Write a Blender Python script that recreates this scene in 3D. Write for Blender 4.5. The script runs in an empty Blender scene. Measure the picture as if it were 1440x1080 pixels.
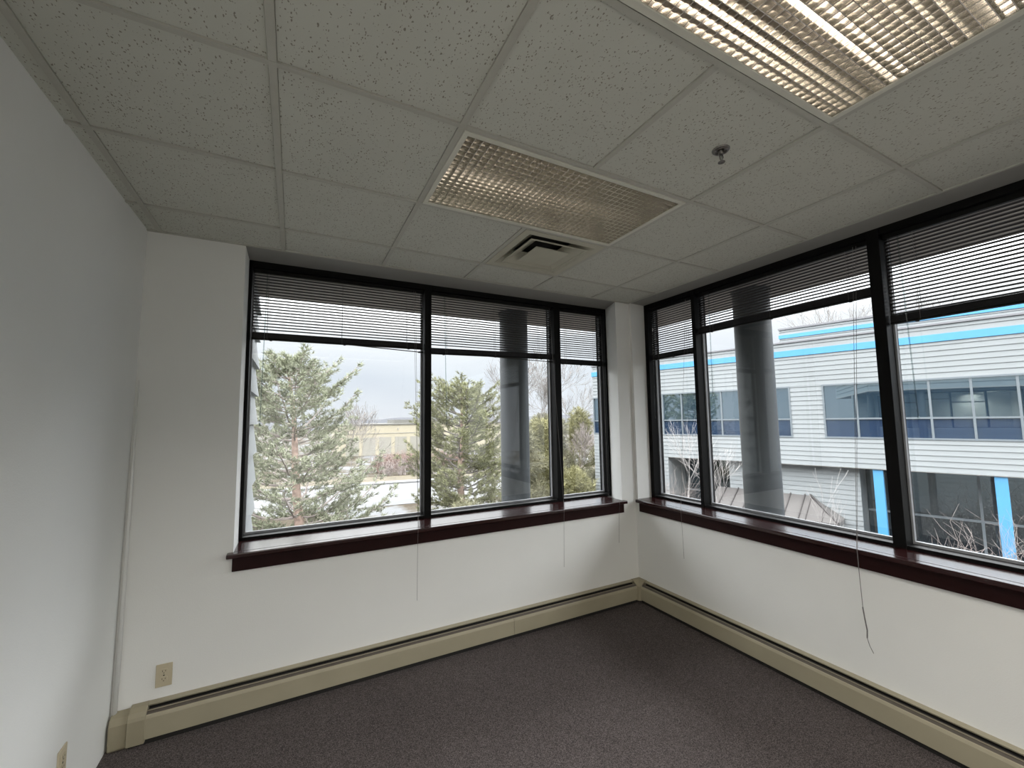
import bpy, math, random
from mathutils import Vector, Matrix
rnd = random.Random(7)
V = Vector
sc = bpy.context.scene
col = sc.collection

# ------------------------------------------------------------------ helpers
def tag(o, label=None, cat=None, group=None, kind=None):
    if label: o['label'] = label
    if cat: o['category'] = cat
    if group: o['group'] = group
    if kind: o['kind'] = kind
    return o

def thing(name, loc, label, cat, group=None):
    o = bpy.data.objects.new(name, None)
    o.empty_display_size = 0.1
    o.location = loc
    col.objects.link(o)
    return tag(o, label, cat, group)

class MB:
    """collects faces in world coordinates"""
    def __init__(s): s.v = []; s.f = []; s.mi = []
    def face(s, pts, m=0):
        i = len(s.v); s.v += [tuple(p) for p in pts]
        s.f.append(tuple(range(i, i + len(pts)))); s.mi.append(m)
    def add(s, vs, fs, m=0):
        i = len(s.v); s.v += [tuple(p) for p in vs]
        for f in fs: s.f.append(tuple(i + k for k in f)); s.mi.append(m)
    def box(s, a, b, m=0):
        x0, y0, z0 = a; x1, y1, z1 = b
        if x0 > x1: x0, x1 = x1, x0
        if y0 > y1: y0, y1 = y1, y0
        if z0 > z1: z0, z1 = z1, z0
        vs = [(x0,y0,z0),(x1,y0,z0),(x1,y1,z0),(x0,y1,z0),(x0,y0,z1),(x1,y0,z1),(x1,y1,z1),(x0,y1,z1)]
        s.add(vs, [(0,3,2,1),(4,5,6,7),(0,1,5,4),(1,2,6,5),(2,3,7,6),(3,0,4,7)], m)
    def obox(s, o, ax, ay, az, m=0):
        o = V(o); ax = V(ax); ay = V(ay); az = V(az)
        vs = [o, o+ax, o+ax+ay, o+ay, o+az, o+ax+az, o+ax+ay+az, o+ay+az]
        fs = [(0,3,2,1),(4,5,6,7),(0,1,5,4),(1,2,6,5),(2,3,7,6),(3,0,4,7)]
        if ax.cross(ay).dot(az) < 0: fs = [tuple(reversed(f)) for f in fs]
        s.add(vs, fs, m)
    def prism(s, poly, ext, m=0):
        """poly: list of 3-D points (planar), ext: extrusion vector"""
        n = len(poly); e = V(ext)
        P = [V(p) for p in poly]
        nrm = V((0,0,0))
        for i in range(n): nrm += P[i].cross(P[(i+1) % n])
        if nrm.dot(e) > 0: P = P[::-1]
        vs = P + [p + e for p in P]
        fs = [tuple(range(n)), tuple(range(2*n-1, n-1, -1))]
        for i in range(n):
            j = (i+1) % n
            fs.append((j, i, n+i, n+j))
        s.add(vs, fs, m)
    def tube(s, pts, r, n=6, caps=True, m=0):
        pts = [V(p) for p in pts]
        rr = r if isinstance(r, (list, tuple)) else [r]*len(pts)
        base = len(s.v); k = len(pts)
        for i, p in enumerate(pts):
            t = (pts[min(i+1, k-1)] - pts[max(i-1, 0)])
            if t.length < 1e-9: t = V((0,0,1))
            t.normalize()
            a = V((0,0,1)) if abs(t.z) < .9 else V((1,0,0))
            u = t.cross(a).normalized(); w = t.cross(u)
            for j in range(n):
                an = 2*math.pi*j/n
                s.v.append(tuple(p + (u*math.cos(an) + w*math.sin(an))*rr[i]))
        for i in range(k-1):
            for j in range(n):
                a = base+i*n+j; b = base+i*n+(j+1) % n
                s.f.append((a, b, b+n, a+n)); s.mi.append(m)
        if caps:
            s.f.append(tuple(base+j for j in range(n-1, -1, -1))); s.mi.append(m)
            s.f.append(tuple(base+(k-1)*n+j for j in range(n))); s.mi.append(m)
    def lathe(s, c, prof, n=24, m=0):
        """prof: list of (r,z) ; axis z through c"""
        base = len(s.v); c = V(c)
        for r, z in prof:
            for j in range(n):
                a = 2*math.pi*j/n
                s.v.append((c.x+r*math.cos(a), c.y+r*math.sin(a), c.z+z))
        for i in range(len(prof)-1):
            for j in range(n):
                a = base+i*n+j; b = base+i*n+(j+1) % n
                s.f.append((a, b, b+n, a+n)); s.mi.append(m)
    def build(s, name, mat, parent=None, smooth=False, bevel=0, origin=None):
        me = bpy.data.meshes.new(name)
        if parent is not None:
            off = V((0,0,0)); p = parent
            while p is not None: off += p.location; p = p.parent
        elif origin is not None: off = V(origin)
        else:
            xs = [p[0] for p in s.v]; ys = [p[1] for p in s.v]; zs = [p[2] for p in s.v]
            off = V(((min(xs)+max(xs))/2, (min(ys)+max(ys))/2, min(zs)))
        me.from_pydata([tuple(V(p)-off) for p in s.v], [], s.f)
        mats = mat if isinstance(mat, (list, tuple)) else [mat]
        for m in mats: me.materials.append(m)
        if len(mats) > 1: me.polygons.foreach_set('material_index', s.mi)
        if smooth: me.polygons.foreach_set('use_smooth', [True]*len(me.polygons))
        me.update()
        o = bpy.data.objects.new(name, me)
        col.objects.link(o)
        if parent is not None: o.parent = parent
        else: o.location = off
        if bevel:
            md = o.modifiers.new('bevel', 'BEVEL'); md.width = bevel; md.segments = 2
            md.limit_method = 'ANGLE'; md.angle_limit = math.radians(40)
        return o

# ------------------------------------------------------------------ materials
def mat(name, c, rough=.6, metal=0., noise=None, bump=None, spec=.5):
    """noise=(scale, amount) value variation; bump=(scale, strength)"""
    m = bpy.data.materials.new(name); m.use_nodes = True
    nt = m.node_tree; b = nt.nodes['Principled BSDF']
    b.inputs['Base Color'].default_value = (*c, 1); b.inputs['Roughness'].default_value = rough
    b.inputs['Metallic'].default_value = metal
    b.inputs['Specular IOR Level'].default_value = spec
    if noise or bump:
        tc = nt.nodes.new('ShaderNodeTexCoord')
    if noise:
        n = nt.nodes.new('ShaderNodeTexNoise'); n.inputs['Scale'].default_value = noise[0]; n.inputs['Detail'].default_value = 4
        nt.links.new(tc.outputs['Object'], n.inputs['Vector'])
        r = nt.nodes.new('ShaderNodeValToRGB'); a = noise[1]
        r.color_ramp.elements[0].position = .3; r.color_ramp.elements[1].position = .7
        r.color_ramp.elements[0].color = (*[x*(1-a) for x in c], 1)
        r.color_ramp.elements[1].color = (*[min(1, x*(1+a)) for x in c], 1)
        nt.links.new(n.outputs['Fac'], r.inputs['Fac']); nt.links.new(r.outputs['Color'], b.inputs['Base Color'])
    if bump:
        n2 = nt.nodes.new('ShaderNodeTexNoise'); n2.inputs['Scale'].default_value = bump[0]; n2.inputs['Detail'].default_value = 3
        nt.links.new(tc.outputs['Object'], n2.inputs['Vector'])
        bp = nt.nodes.new('ShaderNodeBump'); bp.inputs['Strength'].default_value = bump[1]; bp.inputs['Distance'].default_value = .01
        nt.links.new(n2.outputs['Fac'], bp.inputs['Height']); nt.links.new(bp.outputs['Normal'], b.inputs['Normal'])
    return m

def emis(name, c, st):
    m = bpy.data.materials.new(name); m.use_nodes = True
    nt = m.node_tree; nt.nodes.clear()
    o = nt.nodes.new('ShaderNodeOutputMaterial'); e = nt.nodes.new('ShaderNodeEmission')
    e.inputs['Color'].default_value = (*c, 1); e.inputs['Strength'].default_value = st
    nt.links.new(e.outputs[0], o.inputs[0]); return m

def schlick(nt, f0):
    lw = nt.nodes.new('ShaderNodeLayerWeight'); lw.inputs['Blend'].default_value = .5
    p = nt.nodes.new('ShaderNodeMath'); p.operation = 'POWER'; p.inputs[1].default_value = 5
    # 'Facing' with blend .5 is 1-|cos|
    nt.links.new(lw.outputs['Facing'], p.inputs[0])
    k = nt.nodes.new('ShaderNodeMath'); k.operation = 'MULTIPLY_ADD'
    k.inputs[1].default_value = 1-f0; k.inputs[2].default_value = f0
    nt.links.new(p.outputs[0], k.inputs[0]); return k.outputs[0]

def glass(name, tint, f0):
    m = bpy.data.materials.new(name); m.use_nodes = True
    nt = m.node_tree; nt.nodes.clear()
    o = nt.nodes.new('ShaderNodeOutputMaterial'); mx = nt.nodes.new('ShaderNodeMixShader')
    t = nt.nodes.new('ShaderNodeBsdfTransparent'); t.inputs['Color'].default_value = (*tint, 1)
    g = nt.nodes.new('ShaderNodeBsdfGlossy'); g.inputs['Roughness'].default_value = .0
    nt.links.new(schlick(nt, f0), mx.inputs[0]); nt.links.new(t.outputs[0], mx.inputs[1]); nt.links.new(g.outputs[0], mx.inputs[2])
    nt.links.new(mx.outputs[0], o.inputs[0]); return m

def mirrorglass(name, base, f0):
    m = bpy.data.materials.new(name); m.use_nodes = True
    nt = m.node_tree; nt.nodes.clear()
    o = nt.nodes.new('ShaderNodeOutputMaterial'); mx = nt.nodes.new('ShaderNodeMixShader')
    t = nt.nodes.new('ShaderNodeBsdfDiffuse'); t.inputs['Color'].default_value = (*base, 1)
    g = nt.nodes.new('ShaderNodeBsdfGlossy'); g.inputs['Roughness'].default_value = .01; g.inputs['Color'].default_value = (.80,.95,1,1)
    nt.links.new(schlick(nt, f0), mx.inputs[0]); nt.links.new(t.outputs[0], mx.inputs[1]); nt.links.new(g.outputs[0], mx.inputs[2])
    nt.links.new(mx.outputs[0], o.inputs[0]); return m

def tile_mat():
    m = mat('ceiling_tile', (.60,.585,.52), .95, spec=.1)
    nt = m.node_tree; b = nt.nodes['Principled BSDF']
    tc = nt.nodes.new('ShaderNodeTexCoord')
    mp = nt.nodes.new('ShaderNodeMapping'); mp.inputs['Scale'].default_value = (1, .62, 1)
    nt.links.new(tc.outputs['Object'], mp.inputs['Vector'])
    dist = nt.nodes.new('ShaderNodeTexNoise'); dist.inputs['Scale'].default_value = 90
    nt.links.new(mp.outputs[0], dist.inputs['Vector'])
    add = nt.nodes.new('ShaderNodeMixRGB'); add.blend_type = 'ADD'; add.inputs[0].default_value = .012
    nt.links.new(mp.outputs[0], add.inputs[1]); nt.links.new(dist.outputs['Color'], add.inputs[2])
    vo = nt.nodes.new('ShaderNodeTexVoronoi'); vo.inputs['Scale'].default_value = 150
    nt.links.new(add.outputs[0], vo.inputs['Vector'])
    sp = nt.nodes.new('ShaderNodeSeparateColor'); nt.links.new(vo.outputs['Color'], sp.inputs[0])
    # pit radius differs per cell, many cells have none
    rad = nt.nodes.new('ShaderNodeMapRange'); rad.inputs[1].default_value = .28; rad.inputs[2].default_value = 1
    rad.inputs[3].default_value = 0; rad.inputs[4].default_value = .40
    nt.links.new(sp.outputs[0], rad.inputs[0])
    lt = nt.nodes.new('ShaderNodeMath'); lt.operation = 'LESS_THAN'
    nt.links.new(vo.outputs['Distance'], lt.inputs[0]); nt.links.new(rad.outputs[0], lt.inputs[1])
    n = nt.nodes.new('ShaderNodeTexNoise'); n.inputs['Scale'].default_value = 6; n.inputs['Detail'].default_value = 6
    nt.links.new(tc.outputs['Object'], n.inputs['Vector'])
    rp = nt.nodes.new('ShaderNodeValToRGB')
    rp.color_ramp.elements[0].color = (.545,.555,.50,1); rp.color_ramp.elements[1].color = (.61,.62,.565,1)
    nt.links.new(n.outputs['Fac'], rp.inputs[0])
    mx = nt.nodes.new('ShaderNodeMixRGB'); mx.inputs[2].default_value = (.27,.255,.215,1)
    nt.links.new(lt.outputs[0], mx.inputs[0]); nt.links.new(rp.outputs[0], mx.inputs[1])
    nt.links.new(mx.outputs[0], b.inputs['Base Color'])
    return m

def carpet_mat():
    m = mat('carpet', (.1,.09,.09), 1., spec=.05)
    nt = m.node_tree; b = nt.nodes['Principled BSDF']
    tc = nt.nodes.new('ShaderNodeTexCoord')
    n = nt.nodes.new('ShaderNodeTexNoise'); n.inputs['Scale'].default_value = 220; n.inputs['Detail'].default_value = 4; n.inputs['Roughness'].default_value = .8
    nt.links.new(tc.outputs['Object'], n.inputs['Vector'])
    r = nt.nodes.new('ShaderNodeValToRGB'); e = r.color_ramp.elements
    e[0].position = .36; e[0].color = (.030,.026,.027,1); e[1].position = .66; e[1].color = (.23,.205,.195,1)
    k = e.new(.5); k.color = (.092,.080,.079,1)
    nt.links.new(n.outputs['Fac'], r.inputs[0])
    n2 = nt.nodes.new('ShaderNodeTexNoise'); n2.inputs['Scale'].default_value = 2.2; n2.inputs['Detail'].default_value = 3
    nt.links.new(tc.outputs['Object'], n2.inputs['Vector'])
    r2 = nt.nodes.new('ShaderNodeValToRGB'); r2.color_ramp.elements[0].color = (.82,.80,.80,1); r2.color_ramp.elements[1].color = (1.12,1.1,1.1,1)
    nt.links.new(n2.outputs['Fac'], r2.inputs[0])
    mx = nt.nodes.new('ShaderNodeMixRGB'); mx.blend_type = 'MULTIPLY'; mx.inputs[0].default_value = 1
    nt.links.new(r.outputs[0], mx.inputs[1]); nt.links.new(r2.outputs[0], mx.inputs[2])
    nt.links.new(mx.outputs[0], b.inputs['Base Color'])
    bp = nt.nodes.new('ShaderNodeBump'); bp.inputs['Strength'].default_value = .5; bp.inputs['Distance'].default_value = .006
    nt.links.new(n.outputs['Fac'], bp.inputs['Height']); nt.links.new(bp.outputs[0], b.inputs['Normal'])
    return m

def ground_mat():
    m = mat('winter_ground', (.6,.6,.6), .95, spec=.1)
    nt = m.node_tree; b = nt.nodes['Principled BSDF']
    tc = nt.nodes.new('ShaderNodeTexCoord')
    n = nt.nodes.new('ShaderNodeTexNoise'); n.inputs['Scale'].default_value = .22; n.inputs['Detail'].default_value = 7; n.inputs['Roughness'].default_value = .65
    nt.links.new(tc.outputs['Object'], n.inputs['Vector'])
    r = nt.nodes.new('ShaderNodeValToRGB'); e = r.color_ramp.elements
    e[0].position = .44; e[0].color = (.045,.036,.025,1); e[1].position = .56; e[1].color = (.115,.118,.122,1)
    k = e.new(.49); k.color = (.062,.054,.042,1)
    nt.links.new(n.outputs['Fac'], r.inputs[0]); nt.links.new(r.outputs[0], b.inputs['Base Color'])
    return m

M = dict(
    dim_mulch=mat('bounce_cut_mulch', (.045,.037,.031), .95, noise=(1.5, .4), bump=(6, .4)),
    wall=mat('wall_paint', (.79,.795,.775), .75, noise=(3, .012), bump=(160, .06), spec=.25),
    white=mat('white_trim', (.78,.78,.76), .5),
    tile=tile_mat(), grid=mat('ceiling_grid', (.47,.47,.42), .5, noise=(30, .03)),
    plenum=mat('plenum', (.25,.25,.24), .9), carpet=carpet_mat(),
    frame=mat('black_anodised', (.005,.005,.005), .5, noise=(8, .1), spec=.12),
    gasket=mat('grey_gasket', (.30,.31,.33), .45, noise=(14, .1)),
    head=mat('shaded_head', (.33,.33,.31), .8, noise=(3, .03)),  # shade of the window recess put into the head colour
    apron=mat('dull_mahogany', (.017,.0045,.0045), .40, noise=(14, .12), spec=.16),
    sill=mat('mahogany', (.022,.0055,.0055), .17, noise=(14, .10), spec=.6),
    glass=glass('window_glass', (.985,.992,.992), .05),
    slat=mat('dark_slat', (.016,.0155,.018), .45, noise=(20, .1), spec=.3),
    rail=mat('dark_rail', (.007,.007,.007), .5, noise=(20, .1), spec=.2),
    cord=mat('grey_cord', (.16,.15,.15), .7, noise=(60, .2)),
    wand=glass('clear_wand', (.78,.82,.82), .10),
    heater=mat('cream_enamel', (.36,.325,.235), .45, noise=(4, .05)),
    heater2=mat('aged_cream', (.32,.285,.20), .5, noise=(5, .08)),
    dark=mat('dark_gap', (.012,.011,.010), .8, noise=(20, .1)),
    damper=mat('brown_damper', (.10,.085,.07), .5, noise=(20, .1)),
    plate=mat('ivory_plate', (.52,.46,.33), .4, noise=(20, .03)),
    slot=mat('slot', (.02,.018,.015), .6, noise=(20, .1)),
    lightframe=mat('light_frame', (.66,.66,.58), .4, noise=(15, .03)),
    louver=mat('silver_louver', (.76,.745,.70), .22, metal=1., noise=(60, .05)),
    housing=mat('light_housing', (.10,.092,.08), .35, noise=(10, .03)),
    vent=mat('vent_enamel', (.50,.49,.40), .45, noise=(10, .04)),
    chrome=mat('dull_chrome', (.22,.21,.20), .3, metal=1., noise=(60, .3)),
    extwall=mat('white_siding', (.25,.267,.275), .7, noise=(2, .04)),
    soffit=mat('soffit_board', (.34,.32,.30), .8, noise=(2, .04)),
    column=mat('grey_column', (.062,.070,.076), .45, noise=(3, .05)),
    siding=mat('pale_siding', (.20,.216,.222), .7, noise=(1.2, .035)),
    blue=mat('bright_blue', (.058,.232,.42), .45, noise=(1.5, .04)),
    capping=mat('grey_capping', (0.156,0.156,0.168), .5, noise=(2, .06)),
    mull=mat('grey_mullion', (.115,.135,.15), .5, noise=(4, .05)),
    bglass=mirrorglass('blue_glass', (.012,.026,.042), .27),
    spandrel=mirrorglass('navy_glass', (.010,.022,.050), .10),
    dglass=mirrorglass('dark_glass', (.012,.016,.020), .13),
    canopy=mat('brown_metal_roof', (.100,.094,.091), .5, noise=(2, .08)),
    seam=mat('roof_seam', (.05,.045,.045), .5, noise=(4, .1)),
    bark=mat('pine_bark', (.33,.24,.20), .9, noise=(8, .35)),
    greybark=mat('grey_bark', (.165,.15,.14), .9, noise=(6, .25)),
    palebark=mat('pale_birch_bark', (.34,.32,.31), .8, noise=(6, .25)),
    twig=mat('brown_twig', (.25,.215,.20), .9, noise=(5, .35)),
    rtwig=mat('russet_twig', (.22,.155,.135), .9, noise=(3, .3)),
    pine=mat('pine_needles', (.225,.24,.165), .8, noise=(2.4, .3)),
    pine2=mat('dark_pine_needles', (.20,.205,.11), .8, noise=(2.0, .35)),
    cedar=mat('yellow_green_foliage', (.215,.205,.098), .85, noise=(1.6, .3)),
    cedar2=mat('olive_foliage', (.19,.183,.115), .85, noise=(1.6, .3)),
    ground=ground_mat(), asphalt=mat('wet_asphalt', (.058,.060,.063), .6, noise=(.5, .12)),
    kerb=mat('snow_bank', (.13,.133,.137), .9, noise=(1, .05)),
    tan=mat('tan_block', (.30,.27,.20), .8, noise=(.3, .04)),
    door=mat('roller_door', (.22,.21,.18), .7, noise=(.5, .05)),
    cream=mat('cream_roof', (.115,.112,.10), .8, noise=(.5, .03)),
    hill=mat('far_wooded_hill', (.040,.043,.051), 1., noise=(.05, .15)),
    field=mat('tan_grass', (.075,.062,.038), .95, noise=(.8, .2)),
)

# ------------------------------------------------------------------ dimensions
H = 2.69
XL, XR, XF = -1.276, 2.273, 2.458         # left wall, right wall face, right window frame face
YB, YF = 1.564, 1.812                     # back wall face, back window frame face
YR = -3.6                                 # rear wall
ZS = .86                                  # underside of window frames
FD = .14                                  # frame depth
XO, YO = XF+FD, YF+FD                     # outer faces
JL, JR = -.813, 2.203                     # back window jambs
RT, RE = 1.555, -2.72                     # right window jambs

# ------------------------------------------------------------------ room shell
m = MB(); m.box((-1.6, YR-.2, -.12), (XO-.01, YO-.01, 0)); tag(m.build('floor', M['carpet']), kind='structure')

m = MB()   # left wall, very slightly out of plumb at the foot
m.prism([(XL, YR, H+.2), (XL-.2, YR, H+.2), (XL-.2, YR, 0), (XL-.032, YR, 0)], (0, YO-YR, 0))
tag(m.build('wall_left', M['wall']), kind='structure')
m = MB(); m.box((XL-.2, YR-.2, 0), (XO, YR, H+.2)); tag(m.build('wall_rear', M['wall']), kind='structure')

m = MB()   # back wall round the first window opening
m.prism([(XL-.03, YB, 0), (-.812, YB, 0), (JL, YF, 0), (JL, YO, 0), (XL-.03, YO, 0)], (0, 0, H))
m.box((-.812, YB, 0), (2.108, YO, ZS-.001))
m.prism([(2.108, YB, 0), (XR, YB, 0), (XR, 1.537, 0), (XF, RT, 0), (XO, RT, 0), (XO, YO, 0), (JR, YO, 0), (JR, YF, 0)], (0, 0, H))
tag(m.build('wall_back', M['wall']), kind='structure')
m = MB()
m.box((XR, RE, 0), (XO, 1.537, ZS-.001)); m.box((XR, YR, 0), (XO, RE, H))
tag(m.build('wall_right', M['wall']), kind='structure')

# ceiling tiles on a two-foot grid
FT = .6096
gx = [i*FT for i in range(-3, 5)]
gy = [i*FT for i in range(-7, 4)]
m = MB()
def tile(x0, x1, y0, y1):
    x0 = max(x0, XL-.02); x1 = min(x1, XR); y0 = max(y0, YR); y1 = min(y1, YB)
    if x1-x0 < .01 or y1-y0 < .01: return
    m.box((x0+.0132, y0+.0112, H+.006), (x1-.0132, y1-.0112, H+.02))
FIX = {(0,0),(1,0),(0,-2),(1,-2),(1,1),(0,-4),(1,-4),(-2,-4),(-1,-4)}
for i in range(-3, 4):
    for j in range(-7, 3):
        if (i, j) in FIX: continue
        tile(i*FT, (i+1)*FT, j*FT, (j+1)*FT)
m.box((XL-.2, YR-.2, H+.16), (XO, YO, H+.2), 1)                          # deck above
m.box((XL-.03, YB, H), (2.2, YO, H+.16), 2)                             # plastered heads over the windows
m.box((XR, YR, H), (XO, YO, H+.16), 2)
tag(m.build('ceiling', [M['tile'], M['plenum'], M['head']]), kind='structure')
m = MB()
TW = .012
for x in [i*FT for i in range(-2, 4)]:
    if abs(x-FT) < .01:
        segs = [(YR, -2*FT), (-FT, 0), (FT, YB)]
    else: segs = [(YR, YB)]
    for a, b in segs: m.box((x-TW, a, H), (x+TW, b, H+.03))
for y in [j*FT for j in range(-5, 3)]:
    m.box((XL-.03, y-TW*.8, H-.0006), (XR, y+TW*.8, H+.028))
m.box((XL-.03, YB-.016, H-.001), (XR, YB, H+.03)); m.box((XR-.016, YR, H-.001), (XR, YB, H+.03))
tag(m.build('trim_1', M['grid']), kind='structure')
# thin bead standing in the back left corner
m = MB()
m.tube([(XL+.004, YB-.012, 1.85), (XL-.002, YB-.012, 1.2), (XL-.012, YB-.012, .15)], [.002, .008, .011], 8)
tag(m.build('trim_2', M['white'], smooth=True), kind='structure')

# ------------------------------------------------------------------ windows
def ledge_bar(mb, axis, f, a0, a1, z0, z1):
    """frame bar: axis 'x' (window 1) or 'y' (window 2); f = face plane"""
    if axis == 'x': mb.box((a0, f, z0), (a1, f+FD, z1))
    else: mb.box((f, a0, z0), (f+FD, a1, z1))
def window(name, axis, f, lo, hi, panes, mulls, stool):
    w = bpy.data.objects.new(name, None); w.location = (0, 0, 0); col.objects.link(w); tag(w, kind='structure')
    fr = MB()
    ledge_bar(fr, axis, f, lo, hi, H-.042, H); ledge_bar(fr, axis, f, lo, hi, ZS, ZS+.032)
    a, b = panes[0][0], panes[-1][1]
    if axis == 'x': j0, j1 = (lo, a), (b, hi)
    else: j0, j1 = (lo, a), (b, hi)
    ledge_bar(fr, axis, f, j0[0], j0[1], ZS, H); ledge_bar(fr, axis, f, j1[0], j1[1], ZS, H)
    fo = fr.build('window_frame', M['frame'], w, bevel=.002)
    for (p, q) in mulls:
        mb = MB(); ledge_bar(mb, axis, f-.004, p, q, ZS+.002, H-.002); mb.build('mullion', M['frame'], w, bevel=.002)
    for (p, q) in panes:
        g = MB()
        if axis == 'x': g.box((p-.004, f+.100, ZS+.028), (q+.004, f+.106, H-.03))
        else: g.box((f+.100, p-.004, ZS+.028), (f+.106, q+.004, H-.03))
        g.build('pane', M['glass'], w)
        bd = MB()            # grey glazing bead all round the pane
        for (u0, u1, z0, z1) in ((p, q, ZS+.03, ZS+.046), (p, p+.009, ZS+.046, H-.05), (q-.009, q, ZS+.046, H-.05)):
            if axis == 'x': bd.box((u0, f+.078, z0), (u1, f+.099, z1))
            else: bd.box((f+.078, u0, z0), (f+.099, u1, z1))
        bd.build('glazing_bead', M['gasket'], w)
    s = MB()
    for q in stool[:2]: s.box(*q)
    st = s.build('window_sill', M['sill'], w, bevel=.005)
    s = MB(); s.box(*stool[2]); s.build('apron', M['apron'], st, bevel=.002)
    return w
P1 = [(JL+.020, .371), (.424, 1.585), (1.650, JR-.020)]
window('window_1', 'x', YF, JL, JR, P1, [(.371, .424), (1.585, 1.650)],
       [((-.842, YB-.05, .848), (2.128, YB, .874)), ((-.812, YB-.002, .848), (2.108, YF, .874)), ((-.815, YB-.018, .768), (2.112, YB-.001, .848))])
P2 = [(RE+.03, -1.53), (-1.47, -.284), (-.225, .982), (1.014, RT-.042)]
window('window_2', 'y', XF, RE, RT, P2, [(-1.53, -1.47), (-.284, -.225), (.982, 1.014)],
       [((XR-.05, RE-.03, .848), (XR, 1.522, .874)), ((XR-.002, RE, .848), (XF, 1.535, .874)), ((XR-.018, RE, .768), (XR-.001, 1.508, .848))])

# ------------------------------------------------------------------ venetian blinds
def blind(axis, f, lo, hi, zb, label, ladders, wand, cord, slip=False, skew=0., zb2=None):
    """lo..hi along the window, zb bottom of the gathered stack"""
    c = f+.045
    def P(u, d, z): return (u, c+d, z) if axis == 'x' else (c+d, u, z)
    def bx(mb, u0, u1, d0, d1, z0, z1, z0b=None, z1b=None):
        if z0b is None: z0b, z1b = z0, z1
        vs = [P(u0,d0,z0),P(u1,d0,z0b),P(u1,d1,z0b),P(u0,d1,z0),P(u0,d0,z1),P(u1,d0,z1b),P(u1,d1,z1b),P(u0,d1,z1)]
        fs = [(0,3,2,1),(4,5,6,7),(0,1,5,4),(1,2,6,5),(2,3,7,6),(3,0,4,7)]
        if axis == 'y': fs = [tuple(reversed(t)) for t in fs]
        mb.add(vs, fs)
    t = thing('venetian_blind', P((lo+hi)/2, 0, H-.045), label, 'blind', 'dark venetian blinds half raised in the windows')
    h = MB(); bx(h, lo+.004, hi-.004, -.014, .014, H-.070, H-.0425); h.build('headrail', M['rail'], t, bevel=.002)
    s = MB(); zt = H-.082; z = zt; k = 0
    stack = .050
    zend = max(zb, zb2 if zb2 is not None else zb)
    while z > zend+stack+.006:
        fr = (zt-z)/(zt-zb)
        dz = skew*fr
        prof = [(-.0125, -.0012), (-.006, .0008), (0, .0016), (.006, .0008), (.0125, -.0012)]
        tilt = -.14
        top = []; bot = []
        for d, q in prof:
            zz = q + d*tilt
            top.append((d, zz+.0004)); bot.append((d, zz-.0004))
        loop = top + bot[::-1]; n = len(loop)
        vs = [P(lo+.008, d, z+q-dz) for d, q in loop] + [P(hi-.008, d, z+q+dz) for d, q in loop]
        fs = [(i, (i+1) % n, n+(i+1) % n, n+i) for i in range(n)] + [tuple(range(n-1, -1, -1)), tuple(range(n, 2*n))]
        if axis == 'y': fs = [tuple(reversed(q)) for q in fs]
        s.add(vs, fs)
        z -= .0205
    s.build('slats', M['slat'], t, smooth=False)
    z2 = zb if zb2 is None else zb2
    g = MB(); kk = 11
    for i in range(kk):
        a = zb+.013+i*(stack-.013)/kk; b = z2+.013+i*(stack-.013)/kk
        e = .0006*rnd.uniform(-1, 1)
        bx(g, lo+.008+e, hi-.008+e, -.0125, .0125, a, a+.0024, b, b+.0024)
    # dense core of the stack
    bx(g, lo+.012, hi-.012, -.011, .011, zb+.012, zb+stack-.003, z2+.012, z2+stack-.003)
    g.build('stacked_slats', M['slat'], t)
    r = MB()
    bx(r, lo+.006, hi-.006, -.0135, .0135, zb, zb+.012, z2, z2+.012)
    for q in (.1, .5, .9):
        u = lo+(hi-lo)*q; zz = zb+(z2-zb)*q
        bx(r, u-.008, u+.008, -.006, .006, zz-.005, zz+.001)
    r.build('bottom_rail', M['rail'], t, bevel=.002)
    if slip:      # one loose slat hanging askew at the right end
        r = MB(); u0 = lo+(hi-lo)*slip; u1 = hi-.004
        bx(r, u0, u1, -.0125, .0125, z2+.000+(zb-z2)*(1-slip), z2+.003+(zb-z2)*(1-slip), z2-.024, z2-.021)
        bx(r, u1-.035, u1, -.0125, .0125, z2-.026, z2-.017)
        r.build('loose_slat', M['rail'], t)
    for q in ladders:
        l = MB()
        for d in (-.0135, .0135): l.tube([P(q, d, H-.07), P(q, d, zb+(z2-zb)*((q-lo)/(hi-lo))+.006)], .0009, 4)
        l.build('ladder_cord', M['cord'], t)
    if wand:
        u0, u1, z1 = wand
        l = MB(); l.tube([P(u0, -.022, H-.062), P(u0, -.024, H-.10), P(u1, -.026, z1)], .0036, 8); l.tube([P(u1, -.026, z1+.006), P(u1, -.026, z1-.012)], .005, 8)
        l.tube([P(u0, -.012, H-.058), P(u0, -.024, H-.062)], .004, 8)
        l.build('tilt_wand', M['wand'], t, smooth=True)
    if cord:
        for strand in cord:
            l = MB(); l.tube(strand['pts'], strand.get('r', .0011), 5)
            l.build('pull_cord', M['cord'], t)
    return t
ys = YB-.057; xs = XR-.057
blind('x', YF, P1[0][0], P1[0][1], 2.166, 'dark venetian blind in the leftmost pane of the back window, one slat loose',
      (-.70, -.23, .24), (-.708, -.722, 1.60),
      [dict(pts=[(.288, YF+.020, H-.06), (.2655, YF-.142, 1.75), (.244, ys, .878), (.241, ys+.001, .75), (.240, ys+.004, .41)]),
       dict(pts=[(.302, YF+.020, H-.06), (.2735, YF-.142, 1.75), (.247, ys+.004, .882)])], slip=.55, zb2=2.171)
blind('x', YF, P1[1][0], P1[1][1], 2.140, 'dark venetian blind in the middle pane of the back window before the column',
      (.565, 1.0, 1.44), (.540, .556, 1.59),
      [dict(pts=[(1.55, YF+.020, H-.06), (1.495, YF-.142, 1.75), (1.440, ys, .878), (1.436, ys+.002, .75), (1.429, ys+.004, .425)])], slip=.45, zb2=2.158)
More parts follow.
